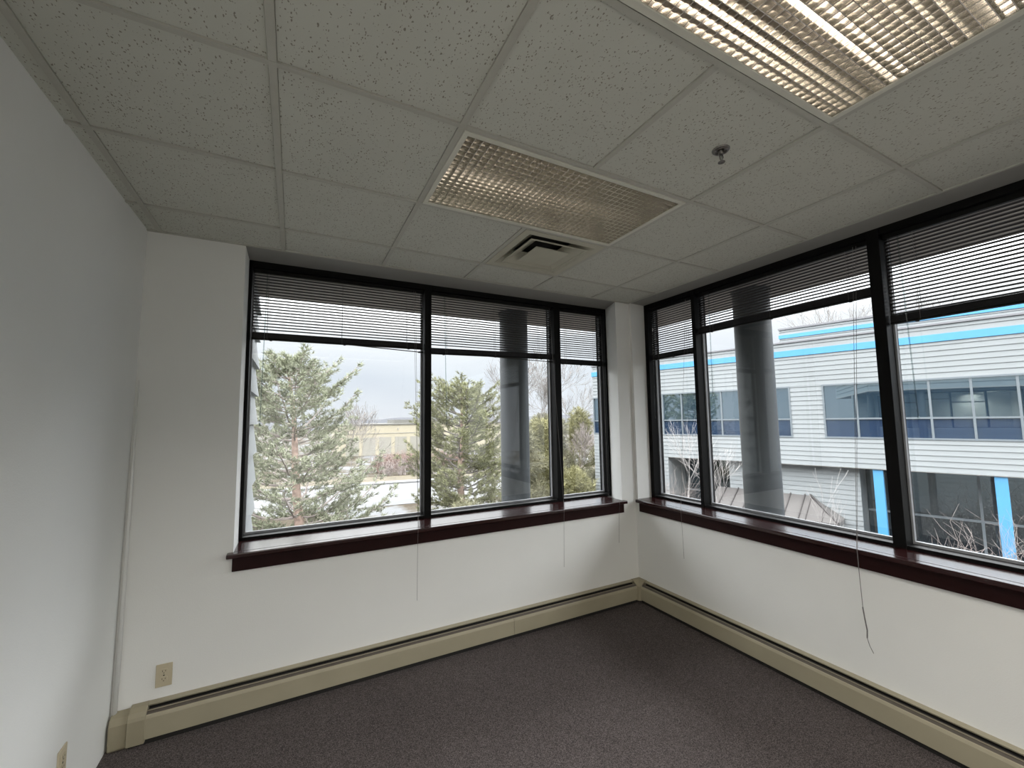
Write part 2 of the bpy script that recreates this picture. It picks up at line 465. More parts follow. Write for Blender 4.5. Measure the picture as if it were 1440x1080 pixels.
blind('x', YF, P1[2][0], P1[2][1], 2.122, 'narrow dark venetian blind in the right-hand pane of the back window',
      (1.74, 2.08), None,
      [dict(pts=[(2.150, YF+.020, H-.06), (2.150, YF-.004, 1.85), (2.145, YF-.010, 1.45), (2.075, YF-.10, .90), (2.030, ys, .878), (2.018, ys+.002, .75), (2.010, ys+.004, .53)])])
blind('y', XF, P2[3][0], P2[3][1], 2.154, 'narrow dark venetian blind in the pane of the right window nearest the room corner',
      (1.42, 1.10), (1.470, 1.485, 1.61),
      [dict(pts=[(XF+.020, 1.085, H-.06), (XF-.111, 1.050, 1.75), (xs, 1.014, .878), (xs+.002, 1.012, .75), (xs+.004, 1.008, .50)])])
blind('y', XF, P2[2][0], P2[2][1], 2.304, 'dark venetian blind raised highest, in the middle pane of the right window',
      (.84, .38, -.10), (.858, .866, 1.78),
      [dict(pts=[(XF+.020, -.148, H-.06), (XF-.111, -.152, 1.75), (xs, -.156, .878), (xs+.002, -.157, .75), (xs+.004, -.160, .575)]),
       dict(pts=[(XF+.020, -.165, H-.06), (XF-.111, -.162, 1.75), (xs, -.159, .879), (xs+.002, -.158, .75), (xs+.004, -.161, .575), ]),
       dict(pts=[(xs+.004, -.160, .575), (xs+.002, -.166, .52), (xs+.004, -.172, .46), (xs+.002, -.170, .42)], r=.0032),
       dict(pts=[(xs+.002, -.170, .42), (xs+.003, -.178, .385), (xs+.004, -.192, .352)], r=.0016)])
blind('y', XF, P2[1][0], P2[1][1], 2.120, 'dark venetian blind at the right edge of the photo, with a clear tilt wand',
      (-.42, -.90, -1.34), (-.360, -.376, 1.59), None)

# ------------------------------------------------------------------ baseboard heaters
HT = .175            # height of the heaters
def heater(axis, wall, a0, a1, label, seam, capped):
    """cabinet along a wall; a0..a1 the run"""
    D = .075
    def P(u, d, z): return (u, wall-d, z) if axis == 'x' else (wall-d, u, z)
    def bx(mb, u0, u1, d0, d1, z0, z1):
        p = P(u0, d0, z0); q = P(u1, d1, z1); mb.box(p, q)
    def prof(mb, pts, u0, u1):
        mb.prism([P(u0, d, z) for d, z in pts], V(P(u1, 0, 0))-V(P(u0, 0, 0)))
    t = thing('baseboard_heater', P((a0+a1)/2, D/2, 0), label, 'heater', 'cream baseboard heaters')
    b = MB(); prof(b, [(.0, .0), (.004, .0), (.004, HT-.006), (.030, HT-.010), (.031, HT-.005), (.004, HT), (0, HT)], a0, a1)
    b.build('back_panel', M['heater'], t)
    segs = [(a0, seam-.0012), (seam+.0012, a1)]
    for (u0, u1) in segs:
        f = MB(); prof(f, [(.070, .030), (.075, .028), (.0755, .125), (.071, .138), (.066, .141), (.066, .137), (.070, .134), (.0715, .124), (.071, .034)], u0, u1)
        f.build('front_panel', M['heater'], t)
    d = MB(); prof(d, [(.040, HT-.022), (.064, .139), (.062, .136), (.037, HT-.025)], a0, a1); d.build('damper', M['damper'], t)
    d = MB(); prof(d, [(.046, HT-.0235), (.0495, HT-.0215), (.051, HT-.024), (.0475, HT-.026)], a0, a1); d.build('louver_rib', M['heater2'], t)
    d = MB(); prof(d, [(.006, .012), (.060, .012), (.060, .125), (.006, .150)], a0, a1); d.build('finned_core', M['dark'], t)
    d = MB(); prof(d, [(.002, .0), (.062, .0), (.062, .024), (.002, .024)], a0, a1); d.build('toe_strip', M['dark'], t)
    if capped is not None:       # sleeve at the end of the run
        u0, u1 = capped
        c = MB(); prof(c, [(0, .012), (.079, .012), (.0795, .128), (.075, .142), (.062, .160), (.034, HT+.001), (0, HT+.002)], u0, u1)
        c.build('end_cap', M['heater2'], t, bevel=.003)
        c = MB(); prof(c, [(.0, .0), (.055, .0), (.060, .012), (.060, .120), (.045, .150), (.0, HT-.01)], u0-.076 if axis == 'x' else u0, u0)
        c.build('end_stub', M['heater2'], t, bevel=.006)
    return t
hb = heater('x', YB, -1.215, XR-.095, 'cream baseboard heater along the back wall under the three-pane window', .96, (-1.222, -1.150))
hr = heater('y', XR, YB-.095, YR+.6, 'cream baseboard heater along the right wall, running out of the frame', -.067, None)
c = MB()         # inside corner piece belongs to the back heater
c.prism([(XR-.097, YB, 0.02), (XR, YB, .02), (XR, YB-.097, .02), (XR-.074, YB-.097, .02), (XR-.088, YB-.088, .02), (XR-.097, YB-.074, .02)], (0, 0, .120))
c.prism([(XR-.097, YB, .14), (XR, YB, .14), (XR, YB-.097, .14), (XR-.030, YB-.097, .14), (XR-.036, YB-.036, .14), (XR-.097, YB-.030, .14)], (0, 0, HT+.003-.14))
c.add([(XR-.097, YB-.074, .14), (XR-.088, YB-.088, .14), (XR-.074, YB-.097, .14), (XR-.030, YB-.097, HT), (XR-.036, YB-.036, HT), (XR-.097, YB-.030, HT)], [(0, 1, 4, 5), (1, 2, 3, 4)])
c.build('corner_piece', M['heater2'], hb, bevel=.002)

# ------------------------------------------------------------------ outlets
def outlet(c, ax, n, label, up=True):
    c = V(c); ax = V(ax); n = V(n); z = V((0, 0, 1))
    t = thing('wall_outlet', c, label, 'outlet', 'ivory wall outlets')
    def bb(w, h, d0, d1, dz=0, dx=0):
        mb = MB(); mb.obox(c+ax*(dx-w/2)+z*(dz-h/2)+n*d0, ax*w, z*h, n*(d1-d0)); return mb
    bb(.070, .114, 0, .0055).build('cover_plate', M['plate'], t, bevel=.002)
    for dz in (.0195, -.0195):
        r = MB(); k = 20; pts = []
        for i in range(k):
            a = 2*math.pi*i/k
            pts.append(c + ax*max(-.0165, min(.0165, .0185*math.cos(a))) + z*(dz+max(-.0135, min(.0135, .017*math.sin(a)))) + n*.0056)
        r.prism(pts, n*.0025); ro = r.build('receptacle', M['plate'], t)
        for dx, hh in ((-.0065, .009), (.0065, .007)): bb(.002, hh, .0082, .0086, dz+.003, dx).build('slot', M['slot'], ro)
        bb(.004, .004, .0082, .0086, dz-.007).build('ground_hole', M['slot'], ro)
    bb(.006, .006, .0056, .0068).build('screw', M['slot'], t)
outlet((-1.098, YB-.001, .288), (1, 0, 0), (0, -1, 0), 'ivory duplex outlet on the back wall above the left end of the heater')
outlet((XL-.028, 1.03, .285), (0, 1, 0), (1, 0, 0), 'ivory outlet on the left wall at the bottom edge of the photo')

# ------------------------------------------------------------------ ceiling lights
def ceiling_light(x0, y0, label, power):
    x1, y1 = x0+2*FT, y0+FT
    t = thing('ceiling_light', ((x0+x1)/2, (y0+y1)/2, H), label, 'light', 'louvred fluorescent troffers')
    a, b, c_, d = x0+.013, x1-.013, y0+.013, y1-.013; w = .022
    f = MB()
    for (p, q) in (((a, c_), (b, c_+w)), ((a, d-w), (b, d)), ((a, c_+w), (a+w, d-w)), ((b-w, c_+w), (b, d-w))):
        f.box((*p, H-.004), (*q, H+.012))
    f.build('frame', M['lightframe'], t, bevel=.002)
    f = MB(); zt = H+.115
    f.box((a, c_, zt), (b, d, zt+.004)); f.box((a, c_, H+.012), (a+.004, d, zt)); f.box((b-.004, c_, H+.012), (b, d, zt))
    f.box((a+.004, c_, H+.012), (b-.004, c_+.004, zt)); f.box((a+.004, d-.004, H+.012), (b-.004, d, zt))
    f.build('housing', M['housing'], t)
    X0, X1, Y0, Y1 = a+w, b-w, c_+w, d-w
    f = MB(); nx, ny = 34, 17; zb = H+.000; zt2 = H+.021
    def wedge(p0, p1, side):
        # concave parabolic blade, thin at the bottom, wide at the top
        pr = [(0, .0011), (.3, .0015), (.6, .0022), (.85, .0031), (1, .0038)]
        left = [(-wd, zb+(zt2-zb)*q) for q, wd in pr]; right = [(wd, zb+(zt2-zb)*q) for q, wd in pr[::-1]]
        f.prism([(p0[0]+side[0]*o, p0[1]+side[1]*o, z) for o, z in left+right], V((p1[0]-p0[0], p1[1]-p0[1], 0)))
    for i in range(nx+1):
        x = X0+(X1-X0)*i/nx; wedge((x, Y0), (x, Y1), (1, 0))
    for j in range(ny+1):
        y = Y0+(Y1-Y0)*j/ny; wedge((X0, y), (X1, y), (0, 1))
    f.build('louver', M['louver'], t)
    em = emis('warm_tube', (1., .85, .69), power)
    for q in (.28, .72):
        f = MB(); y = c_+(d-c_)*q; f.tube([(a+.05, y, H+.075), (b-.05, y, H+.075)], .013, 12)
        f.build('tube', em, t, smooth=True)
    return t
ceiling_light(0, 0, 'small-celled silver louvre light beside the square air vent', 4.0)
ceiling_light(0, -2*FT, 'brighter louvre light cut off by the top edge of the photo', 8.0)

# two unseen troffers added behind the camera to brighten the room
def fill_troffer(x0, y0, label):
    x1, y1 = x0+2*FT, y0+FT
    t = thing('ceiling_light', ((x0+x1)/2, (y0+y1)/2, H), label, 'light', 'added fill troffers')
    f = MB(); a, b, c_, d = x0+.013, x1-.013, y0+.013, y1-.013; w = .022
    for (p, q) in (((a, c_), (b, c_+w)), ((a, d-w), (b, d)), ((a, c_+w), (a+w, d-w)), ((b-w, c_+w), (b, d-w))):
        f.box((*p, H-.004), (*q, H+.012))
    f.build('frame', M['lightframe'], t)
    f = MB(); f.box((a, c_, H+.03), (b, d, H+.10)); f.build('housing', M['housing'], t)
    l = bpy.data.lights.new('fill_lamp', 'AREA'); l.shape = 'RECTANGLE'; l.size = 1.13; l.size_y = .53
    l.energy = FILL_POWER; l.color = (1., .95, .87); l.spread = math.radians(150)
    o = bpy.data.objects.new('fill_lamp', l); col.objects.link(o); o.parent = t; o.location = (0, 0, .008)
FILL_POWER = 36
fill_troffer(0, -4*FT, 'added fill troffer behind the camera, nearer the windows')
fill_troffer(-2*FT, -4*FT, 'added fill troffer behind the camera, nearer the left wall')

# vent
vx0, vy0 = FT, FT; vc = V((FT*1.5, FT*1.5, H))
t = thing('ceiling_vent', vc, 'square stepped air diffuser in the ceiling between the louvre light and back window', 'vent')
def ring(mb, r0, z0, r1, z1, th=.0025):
    A = [V((vc.x+sx*r0, vc.y+sy*r0, z0)) for sx, sy in ((-1,-1),(1,-1),(1,1),(-1,1))]
    B = [V((vc.x+sx*r1, vc.y+sy*r1, z1)) for sx, sy in ((-1,-1),(1,-1),(1,1),(-1,1))]
    up = V((0, 0, th))
    for i in range(4):
        j = (i+1) % 4
        mb.add([A[i], A[j], B[j], B[i], A[i]+up, A[j]+up, B[j]+up, B[i]+up], [(0,1,2,3),(7,6,5,4),(0,4,5,1),(2,6,7,3)])
mb = MB(); ring(mb, .290, H-.001, .245, H-.001, .01); ring(mb, .245, H-.001, .150, H+.065); mb.build('face_plate', M['vent'], t)
mb = MB(); ring(mb, .205, H-.006, .105, H+.050); ring(mb, .208, H-.0065, .196, H-.0065); mb.build('middle_cone', M['vent'], t)
mb = MB(); ring(mb, .125, H-.008, .05, H+.03); mb.box((vc.x-.125, vc.y-.125, H-.010), (vc.x+.125, vc.y+.125, H-.007)); mb.build('centre_cone', M['vent'], t)
mb = MB(); mb.box((vc.x-.17, vc.y-.17, H+.09), (vc.x+.17, vc.y+.17, H+.095)); mb.build('duct_neck', M['dark'], t)

# sprinkler
c = V((.995, -.335, H+.005))
t = thing('fire_sprinkler', c, 'small dull metal fire sprinkler hanging from a ceiling tile', 'sprinkler')
mb = MB(); mb.lathe(c, [(.014, -.004), (.030, -.006), (.034, -.001), (.034, .003)], 28); mb.lathe(c, [(.020, -.0075), (.024, -.0095), (.026, -.006)], 28); mb.build('escutcheon', M['chrome'], t, smooth=True)
mb = MB(); mb.lathe(c, [(.011, .004), (.011, -.018), (.009, -.020), (0.001, -.020)], 16); mb.build('body', M['chrome'], t, smooth=True)
mb = MB()
for s in (-1, 1): mb.tube([c+V((s*.008, 0, -.018)), c+V((s*.011, 0, -.030)), c+V((s*.004, 0, -.046)), c+V((0, 0, -.049))], .0026, 8)
mb.build('yoke', M['chrome'], t, smooth=True)
mb = MB(); mb.tube([c+V((0, 0, -.02)), c+V((0, 0, -.046))], .0022, 8); mb.build('bulb', M['wand'], t)
mb = MB(); mb.lathe(c, [(.001, -.049), (.006, -.049), (.014, -.052), (.014, -.0535), (.001, -.0525)], 20); mb.build('deflector', M['chrome'], t)

# ------------------------------------------------------------------ our own building outside
GZ = -3.9
def laps(mb, o, u, n, s0, s1, z0, z1, pitch, depth, m=0):
    """overlapping weatherboards: o origin, u along, n outward"""
    o = V(o); u = V(u); n = V(n); z = z0
    flip = u.cross(V((0, 0, 1))).dot(n) < 0
    while z < z1-1e-4:
        zt = min(z+pitch, z1); dd = depth*(zt-z)/pitch
        A = [o+u*s0+n*depth+V((0,0,z)), o+u*s1+n*depth+V((0,0,z)), o+u*s1+n*(depth-dd)+V((0,0,zt)), o+u*s0+n*(depth-dd)+V((0,0,zt))]
        B = [o+u*s0+V((0,0,z)), o+u*s1+V((0,0,z)), o+u*s1+V((0,0,zt)), o+u*s0+V((0,0,zt))]
        fs = [(0,1,2,3), (1,0,4,5), (0,3,7,4), (2,1,5,6)]
        if flip: fs = [tuple(reversed(f)) for f in fs]
        mb.add(A+B, fs, m); z = zt
SO = 2.79
mb = MB()
mb.box((-1.20, YO+.002, GZ), (-.848, 3.08, SO)); laps(mb, (-.848, 0, 0), (0, 1, 0), (1, 0, 0), YO+.003, 3.08, GZ, SO, .25, .034)
laps(mb, (0, 3.08, 0), (1, 0, 0), (0, 1, 0), -1.2, -.848, GZ, SO, .25, .028)
tag(mb.build('siding_wing', M['extwall']), 'white weatherboard wing wall just outside the left edge of the back window', 'wall', kind='structure')
mb = MB()
mb.box((-.847, YO-.10, GZ), (XO-.002, YO-.002, -.13)); mb.box((XO-.10, -12, GZ), (XO-.002, YO-.003, -.13))
laps(mb, (0, YO-.001, 0), (1, 0, 0), (0, 1, 0), -.80, XO, GZ, ZS-.02, .25, .02)
laps(mb, (XO, 0, 0), (0, 1, 0), (1, 0, 0), -12, YO+.02, GZ, ZS-.02, .25, .02)
mb.box((XO-.10, -12, -.13), (XO-.002, YR-.21, H+.2)); 
laps(mb, (XO, 0, 0), (0, 1, 0), (1, 0, 0), RE-2.6, RE, ZS, SO, .25, .02)
mb.box((XO+.001, -12, ZS), (XO+.03, RE-2.6, SO), 1)
tag(mb.build('siding_outer', [M['extwall'], M['dglass']]), 'white weatherboard outer face of the room\'s own building', 'wall', kind='structure')
mb = MB()
mb.box((-8, YO-.3, SO), (3.72, 3.08, SO+.05)); mb.box((XO-.3, -12, SO), (3.72, YO-.3, SO+.05))
mb.box((-8, -12, SO+.2), (3.70, 3.06, SO+1.2), 1)
laps(mb, (3.70, 0, 0), (0, 1, 0), (1, 0, 0), -12, 3.06, SO+.05, SO+1.25, .25, .02, 1)
laps(mb, (0, 3.06, 0), (1, 0, 0), (0, 1, 0), -8, 3.70, SO+.05, SO+1.25, .25, .02, 1)
tag(mb.build('roof_overhang', [M['soffit'], M['extwall']]), 'grey soffit overhanging both windows, seen above through the blinds', 'roof', kind='structure')
for (x, y, lab) in ((1.61, 2.66, 'round grey column outside the middle pane of the back window'), (3.27, 1.0, 'round grey column outside the middle pane of the right window')):
    t = thing('round_column', (x, y, GZ), lab, 'column', 'round columns under the overhang')
    mb = MB(); mb.lathe((x, y, 0), [(.155, GZ), (.155, SO)], 48); mb.build('shaft', M['column'], t, smooth=True)
    mb = MB(); mb.lathe((x, y, 0), [(.155, SO-.03), (.166, SO-.028), (.166, SO-.001)], 48); mb.build('collar', M['column'], t)
    mb = MB(); mb.lathe((x, y, 0), [(.22, GZ), (.22, GZ+.12), (.155, GZ+.14)], 32); mb.build('base', M['column'], t)

# ------------------------------------------------------------------ office building opposite
TH = .2705
N = V((math.cos(TH), math.sin(TH), 0)); U = V((-math.sin(TH), math.cos(TH), 0)); ZU = V((0, 0, 1))
FO = N*15.885
def F(s, d, z): return FO + U*s + N*d + ZU*z
bld = thing('office_building', F(0, 6, GZ), 'pale weatherboard office building with bright blue stripes opposite the right window', 'building')
def fbox(mb, s0, s1, d0, d1, z0, z1, m=0): mb.obox(F(s0, d0, z0), U*(s1-s0), N*(d1-d0), ZU*(z1-z0), m)
SR, SL = -14., 10.95
wz0, wz1, wt = .86, 2.60, 1.48
LP, LD = .155, .020
mb = MB()
fl = lambda s0, s1, z0, z1: laps(mb, FO, U, -N, s0, s1, z0, z1, LP, LD)
fl(SR, SL, -.04, wz0); fl(SR, SL, wz1, 3.63); fl(SR, SL, 3.84, 4.10)
fl(7.40, 9.45, wz0, wz1); fl(1.85, 2.74, wz0, wz1); fl(7.24, SL, GZ, -.04)
laps(mb, F(SL, 0, 0), N, U, 0, 14, GZ, 4.10, LP, LD)
fbox(mb, SR, SL-.01, .10, 14, 2.75, 4.0); fbox(mb, SR, SL-.01, .6, 14, -.04, 2.75); fbox(mb, 7.24, SL-.01, .02, 14, GZ, -.04)
fbox(mb, SR, 7.24, 1.7, 14, GZ, -.04)
mb.build('siding', M['siding'], bld)
mb = MB(); fbox(mb, SR, SL+.04, -.04, .3, 3.63, 3.84); fbox(mb, SL, SL+.04, .3, 14, 3.63, 3.84); mb.build('blue_stripe', M['blue'], bld)
mb = MB(); fbox(mb, SR, SL+.05, -.05, .3, 4.10, 4.15); fbox(mb, SR, SL, .3, 14, 4.0, 4.09); mb.build('roof_capping', M['capping'], bld)
mb = MB()
laps(mb, F(0, .9, 0), U, -N, SR, 3.15, 4.15, 4.42, LP*.7, LD); laps(mb, F(0, .9, 0), U, -N, SR, 3.15, 4.55, 4.74, LP*.7, LD); fbox(mb, SR, 3.14, .95, 10, 4.09, 4.70)
laps(mb, F(3.15, 0, 0), N, U, .9, 10, 4.15, 4.74, LP, LD)
mb.build('upper_parapet', M['siding'], bld)
mb = MB(); fbox(mb, SR, 3.18, .86, 1.2, 4.42, 4.55); mb.build('blue_stripe', M['blue'], bld)
mb = MB(); fbox(mb, SR, 3.19, .85, 10, 4.74, 4.80); mb.build('roof_capping', M['capping'], bld)
mb = MB(); fbox(mb, SR, 7.24, .0, 1.7, -.06, -.04); mb.build('recess_soffit', M['soffit'], bld)
# ribbon windows, one object per window with its panes
def ribbon(s0, s1, pitch):
    fr = MB()
    fbox(fr, s0, s1, -.03, .06, wz1-.05, wz1); fbox(fr, s0, s1, -.03, .06, wz0, wz0+.05); fbox(fr, s0, s1, -.01, .06, wt-.025, wt+.025)
    fbox(fr, s0-.05, s0, -.03, .06, wz0, wz1); fbox(fr, s1, s1+.05, -.03, .06, wz0, wz1)
    k = s1-pitch
    cuts = [s1]
    while k > s0+.05:
        fbox(fr, k-.025, k+.025, -.012, .06, wz0+.05, wz1-.05); cuts.append(k); k -= pitch
    cuts.append(s0)
    w = fr.build('ribbon_window', M['mull'], bld)
    for a, b in zip(cuts, cuts[1:]):
        for z0, z1 in ((wz0+.05, wt-.025), (wt+.025, wz1-.05)):
            p = MB(); fbox(p, b, a, .03, .05, z0, z1); p.build('pane', M['bglass'] if z0 > wt else M['spandrel'], w)
ribbon(2.79, 7.35, .777); ribbon(9.50, 10.90, .70); ribbon(-9.9, 1.80, .812)
# recessed ground floor
mb = MB(); laps(mb, F(0, .40, 0), U, -N, 1.11, 5.0, GZ, -.06, LP, LD); fbox(mb, 1.11, 5.0, .41, 1.68, GZ, -.06); mb.build('recess_wall', M['siding'], bld)
eg = MB()
for s in (-9, -6.4, -4.1, -1.45, 0): fbox(eg, s, s+.06, 1.44, 1.56, GZ, -.06)
fbox(eg, -9, 1.10, 1.45, 1.55, -1.55, -1.49); fbox(eg, 5.0, 7.24, 1.45, 1.55, -1.55, -1.49); fbox(eg, 6.1, 6.16, 1.44, 1.56, GZ, -.06)
eg = eg.build('entrance_frame', M['mull'], bld)
mb = MB(); fbox(mb, -9, 1.10, 1.50, 1.53, GZ, -.06); mb.build('pane', M['dglass'], eg)
mb = MB(); fbox(mb, 5.0, 7.24, 1.50, 1.53, GZ, -.06); mb.build('pane', M['dglass'], eg)
for s in (.63, -1.80, -4.25, -6.7):
    mb = MB(); fbox(mb, s-.115, s+.115, .05, .28, GZ, -.06); mb.build('blue_post', M['blue'], bld)
# hipped standing-seam canopy over the entrance
mb = MB(); sm = MB()
rz, ez, rd, ed, s_hi, s_r, s_e = -1.10, -1.71, .37, -.70, 5.45, 2.45, 1.57
A = [F(s_r, rd, rz), F(s_hi, rd, rz), F(s_hi, ed, ez), F(s_e, ed, ez)]
mb.add(A + [p-ZU*.10 for p in A], [(0,1,2,3), (3,2,6,7), (7,6,5,4), (1,5,6,2)])
B = [F(s_r, rd, rz), F(s_e, ed, ez), F(s_e, rd, ez)]
mb.add(B + [p-ZU*.10 for p in B], [(0,1,2), (1,4,5,2), (5,4,3)])
cn = mb.build('entrance_canopy', M['canopy'], bld)
k = s_r+.15
while k < s_hi:
    sm.obox(F(k-.014, rd, rz), U*.028, N*(ed-rd)+ZU*(ez-rz), ZU*.045); k += .42
k = s_r-.05
while k > s_e+.1:
    fr = (k-s_e)/(s_r-s_e); sm.obox(F(k, ed+(rd-ed)*fr*1.0, ez+(rz-ez)*fr), U*.02, N*((ed-rd)*fr)+ZU*((ez-rz)*fr), ZU*.03); k -= .42
d = F(s_e, ed, ez)-F(s_r, rd, rz); sm.obox(F(s_r, rd, rz)-U*.03, U*.06, d, ZU*.05)
sm.build('roof_seam', M['seam'], cn)

# ------------------------------------------------------------------ ground
mb = MB(); mb.box((-150, 1.0, GZ-.5), (220, 420, GZ)); mb.box((XO, -60, GZ-.5), (220, 1.0, GZ))
tag(mb.build('ground', M['ground'], origin=(0, 0, GZ)), kind='structure')
def strip(name, pts_a, pts_b, z, mt, h=.02):
    mb = MB(); n = len(pts_a)
    for i in range(n-1):
        q = [pts_a[i], pts_a[i+1], pts_b[i+1], pts_b[i]]
        mb.prism([(x, y, z) for x, y in q], (0, 0, h))
    return mb.build(name, mt)
tag(strip('road', [(-60, 30), (6, 27), (30, 24), (70, 14)], [(-60, 41), (6, 36.5), (30, 33), (70, 22)], GZ+.005, M['asphalt']), 'wet grey road crossing behind the pine trees', 'road', kind='structure')
tag(strip('snow_bank', [(-60, 41.2), (6, 36.8), (30, 33.3), (70, 22.3)], [(-60, 42.2), (6, 38), (30, 34.6), (70, 23.4)], GZ+.005, M['kerb'], .12), kind='structure')
tag(strip('grass_verge', [(-60, 42.3), (6, 38.1), (30, 34.7), (70, 23.5)], [(-60, 47), (6, 42), (30, 38), (70, 26)], GZ+.005, M['field'], .05), kind='structure')

tag(strip('bounce_cut_bed', [(XO+.02, -20), (XO+.02, 12)], [(14.5, -20), (10.5, 12)], GZ+.004, M['dim_mulch'], .04), kind='structure')  # dark bed added to cut ground bounce onto the ceiling

# far hill and warehouse
mb = MB(); n = 60; prof = []
for i in range(n+1):
    x = -160+i*8.
    prof.append((x, 2.2+2.9*math.exp(-((x-105)/48.)**2)+3.0*math.exp(-((x-250)/80.)**2)+1.2*math.exp(-((x+60)/60.)**2)+.25*math.sin(x*.21)+.15*math.sin(x*.53)))
for i in range(n):
    (xa, za), (xb, zb_) = prof[i], prof[i+1]
    mb.add([(xa, 296, GZ), (xb, 296, GZ), (xb, 315, zb_), (xa, 315, za), (xb, 340, GZ), (xa, 340, GZ)], [(0,1,2,3), (3,2,4,5)])
tag(mb.build('hill', M['hill'], smooth=True), 'low blue-grey wooded hill on the horizon', 'hill', kind='structure')
wx0, wx1, wy = 6.0, 36.0, 70.
wh = thing('warehouse', ((wx0+wx1)/2, wy+8, GZ), 'tan flat-roofed warehouse with roller doors beyond the road', 'building')
mb = MB(); mb.box((wx0, wy, GZ), (wx1, wy+16, 1.0)); mb.build('wall', M['tan'], wh)
mb = MB(); mb.box((wx0-.1, wy-.15, 1.0), (wx1+.1, wy+16, 1.22)); mb.build('roof_edge', M['cream'], wh)
mb = MB(); mb.box((15.6, wy+6, 1.2), (24, wy+12, 1.85)); mb.build('roof_unit', M['cream'], wh)
mb = MB(); mb.box((wx0, wy-.06, -.42), (wx1, wy-.01, -.32)); mb.build('band', M['door'], wh)
for i in range(8):
    x = 6.9+i*2.55
    if x+2 > wx1: break
    d = MB(); d.box((x, wy-.05, GZ), (x+1.95, wy-.01, -1.0)); do = d.build('roller_door', M['door'], wh)
for x in (11.3, 15.0, 18.6):
    mb = MB(); mb.tube([(x, wy-.05, .30), (x, wy-.35, .42), (x, wy-.45, .2)], .05, 6); mb.build('wall_lamp', M['capping'], wh)

# ------------------------------------------------------------------ plants
def rv(r, s=1.): return V((r.uniform(-s, s), r.uniform(-s, s), r.uniform(-s, s)))
def tuft(mb, p, d, L, n, w, r):
    d = d.normalized()
    for i in range(n):
        q = (d*r.uniform(.35, 1) + rv(r, .75)).normalized()
        s = q.cross(rv(r)).normalized()*w
        a = p + d*r.uniform(-.05, .05)
        mb.face([a-s, a+s, a+q*L*r.uniform(.7, 1.15)])
def pine(name, base, top, rprof, z0, label, mt, seed, step=.36, tl=.13, lean=(0, 0), den=1., bare=0):
    r = random.Random(seed); bx, by = base
    t = thing(name, (bx, by, GZ), label, 'tree', 'pine trees outside the back window')
    tr = MB(); k = 12; path = []
    for i in range(k+1):
        f = i/k; z = GZ+(top-GZ)*f
        path.append(V((bx+lean[0]*f*f+.05*math.sin(f*9), by+lean[1]*f*f+.05*math.cos(f*7), z)))
    tr.tube(path, [.20*(1-.86*i/k) for i in range(k+1)], 10)
    tr.build('trunk', M['bark'], t, smooth=True)
    br = MB(); fo = MB(); fo2 = MB()
    def at(z):
        f = (z-GZ)/(top-GZ); f = max(0, min(1, f)); i = min(k-1, int(f*k)); g = f*k-i
        return path[i].lerp(path[i+1], g)
    def rad(z):
        for (za, ra), (zb_, rb) in zip(rprof, rprof[1:]):
            if za <= z <= zb_: return ra+(rb-ra)*(z-za)/(zb_-za)
        return rprof[-1][1] if z > rprof[-1][0] else rprof[0][1]
    z = z0; az = r.uniform(0, 6)
    while z < top:
        nb = 5 if rad(z) > .8 else 4
        for b in range(nb):
            az += 2*math.pi/nb + r.uniform(-.35, .35)
            L = rad(z)*r.uniform(.62, 1.12); o = at(z+r.uniform(-.1, .1))
            hd = V((math.cos(az), math.sin(az), 0)); up = .22+.35*max(0, (z-z0)/(top-z0))
            pts = []; m_ = 6
            for i in range(m_+1):
                f = i/m_
                pts.append(o + hd*L*f + V((0, 0, L*(up*f - .22*f*(1-f)*2 + .16*f*f))) + rv(r, .03*L*f))
            br.tube(pts, [.036*(1-.85*i/m_)*(.5+.25*L) for i in range(m_+1)], 5)
            side = V((-hd.y, hd.x, 0)); sg = 1
            q = .26
            while q < 1.0:
                i = min(m_-1, int(q*m_)); p = pts[i].lerp(pts[i+1], q*m_-i)
                sg = -sg; sl = L*.42*(1.12-q)*r.uniform(.6, 1.3)+.10
                dd = (hd*r.uniform(.5, .9) + side*sg*r.uniform(.45, 1.) + V((0, 0, r.uniform(.05, .5)))).normalized()
                e = p+dd*sl
                br.tube([p, p.lerp(e, .5)+V((0, 0, -.02)), e], [.011, .008, .005], 3)
                g = .25
                while g <= 1.02:
                    c_ = p.lerp(e, g) + rv(r, .05)
                    if r.random() < den:
                        tuft(fo, c_, dd+V((0, 0, .55))+rv(r, .35), tl*r.uniform(.8, 1.25), 15, .0095, r)
                    g += .070/max(sl, .1)
                q += r.uniform(.040, .072)
            tuft(fo, pts[-1], hd+V((0, 0, .6)), tl*1.2, 20, .008, r)
        z += step*r.uniform(.75, 1.25)
    for i in range(14): tuft(fo, path[-1]+rv(r, .12), V((0, 0, 1))+rv(r, .5), tl*1.2, 18, .008, r)
    br.build('branches', M['twig' if not bare else 'greybark'], t); fo.build('needles', mt, t)
    return t
pine('pine_tree', (-.22, 12.0), 3.25, [(-3.5, 2.3), (-1.5, 2.6), (0, 2.45), (.9, 1.9), (1.6, 1.75), (2.3, 1.7), (2.75, 1.3), (3.05, .8), (3.3, .35)], -2.6,
     'tall grey-green pine with a bare reddish trunk outside the left pane of the back window', M['pine'], 11, lean=(-.55, 0))
pine('pine_tree', (5.25, 14.0), 2.75, [(-3.5, 1.6), (-1.5, 2.0), (0, 2.3), (1.0, 2.1), (1.9, 1.65), (2.4, 1.15), (2.8, .5)], -2.6,
     'dense dark pine to the left of the round column outside the back window', M['pine2'], 5, den=.9, bare=1, step=.30)

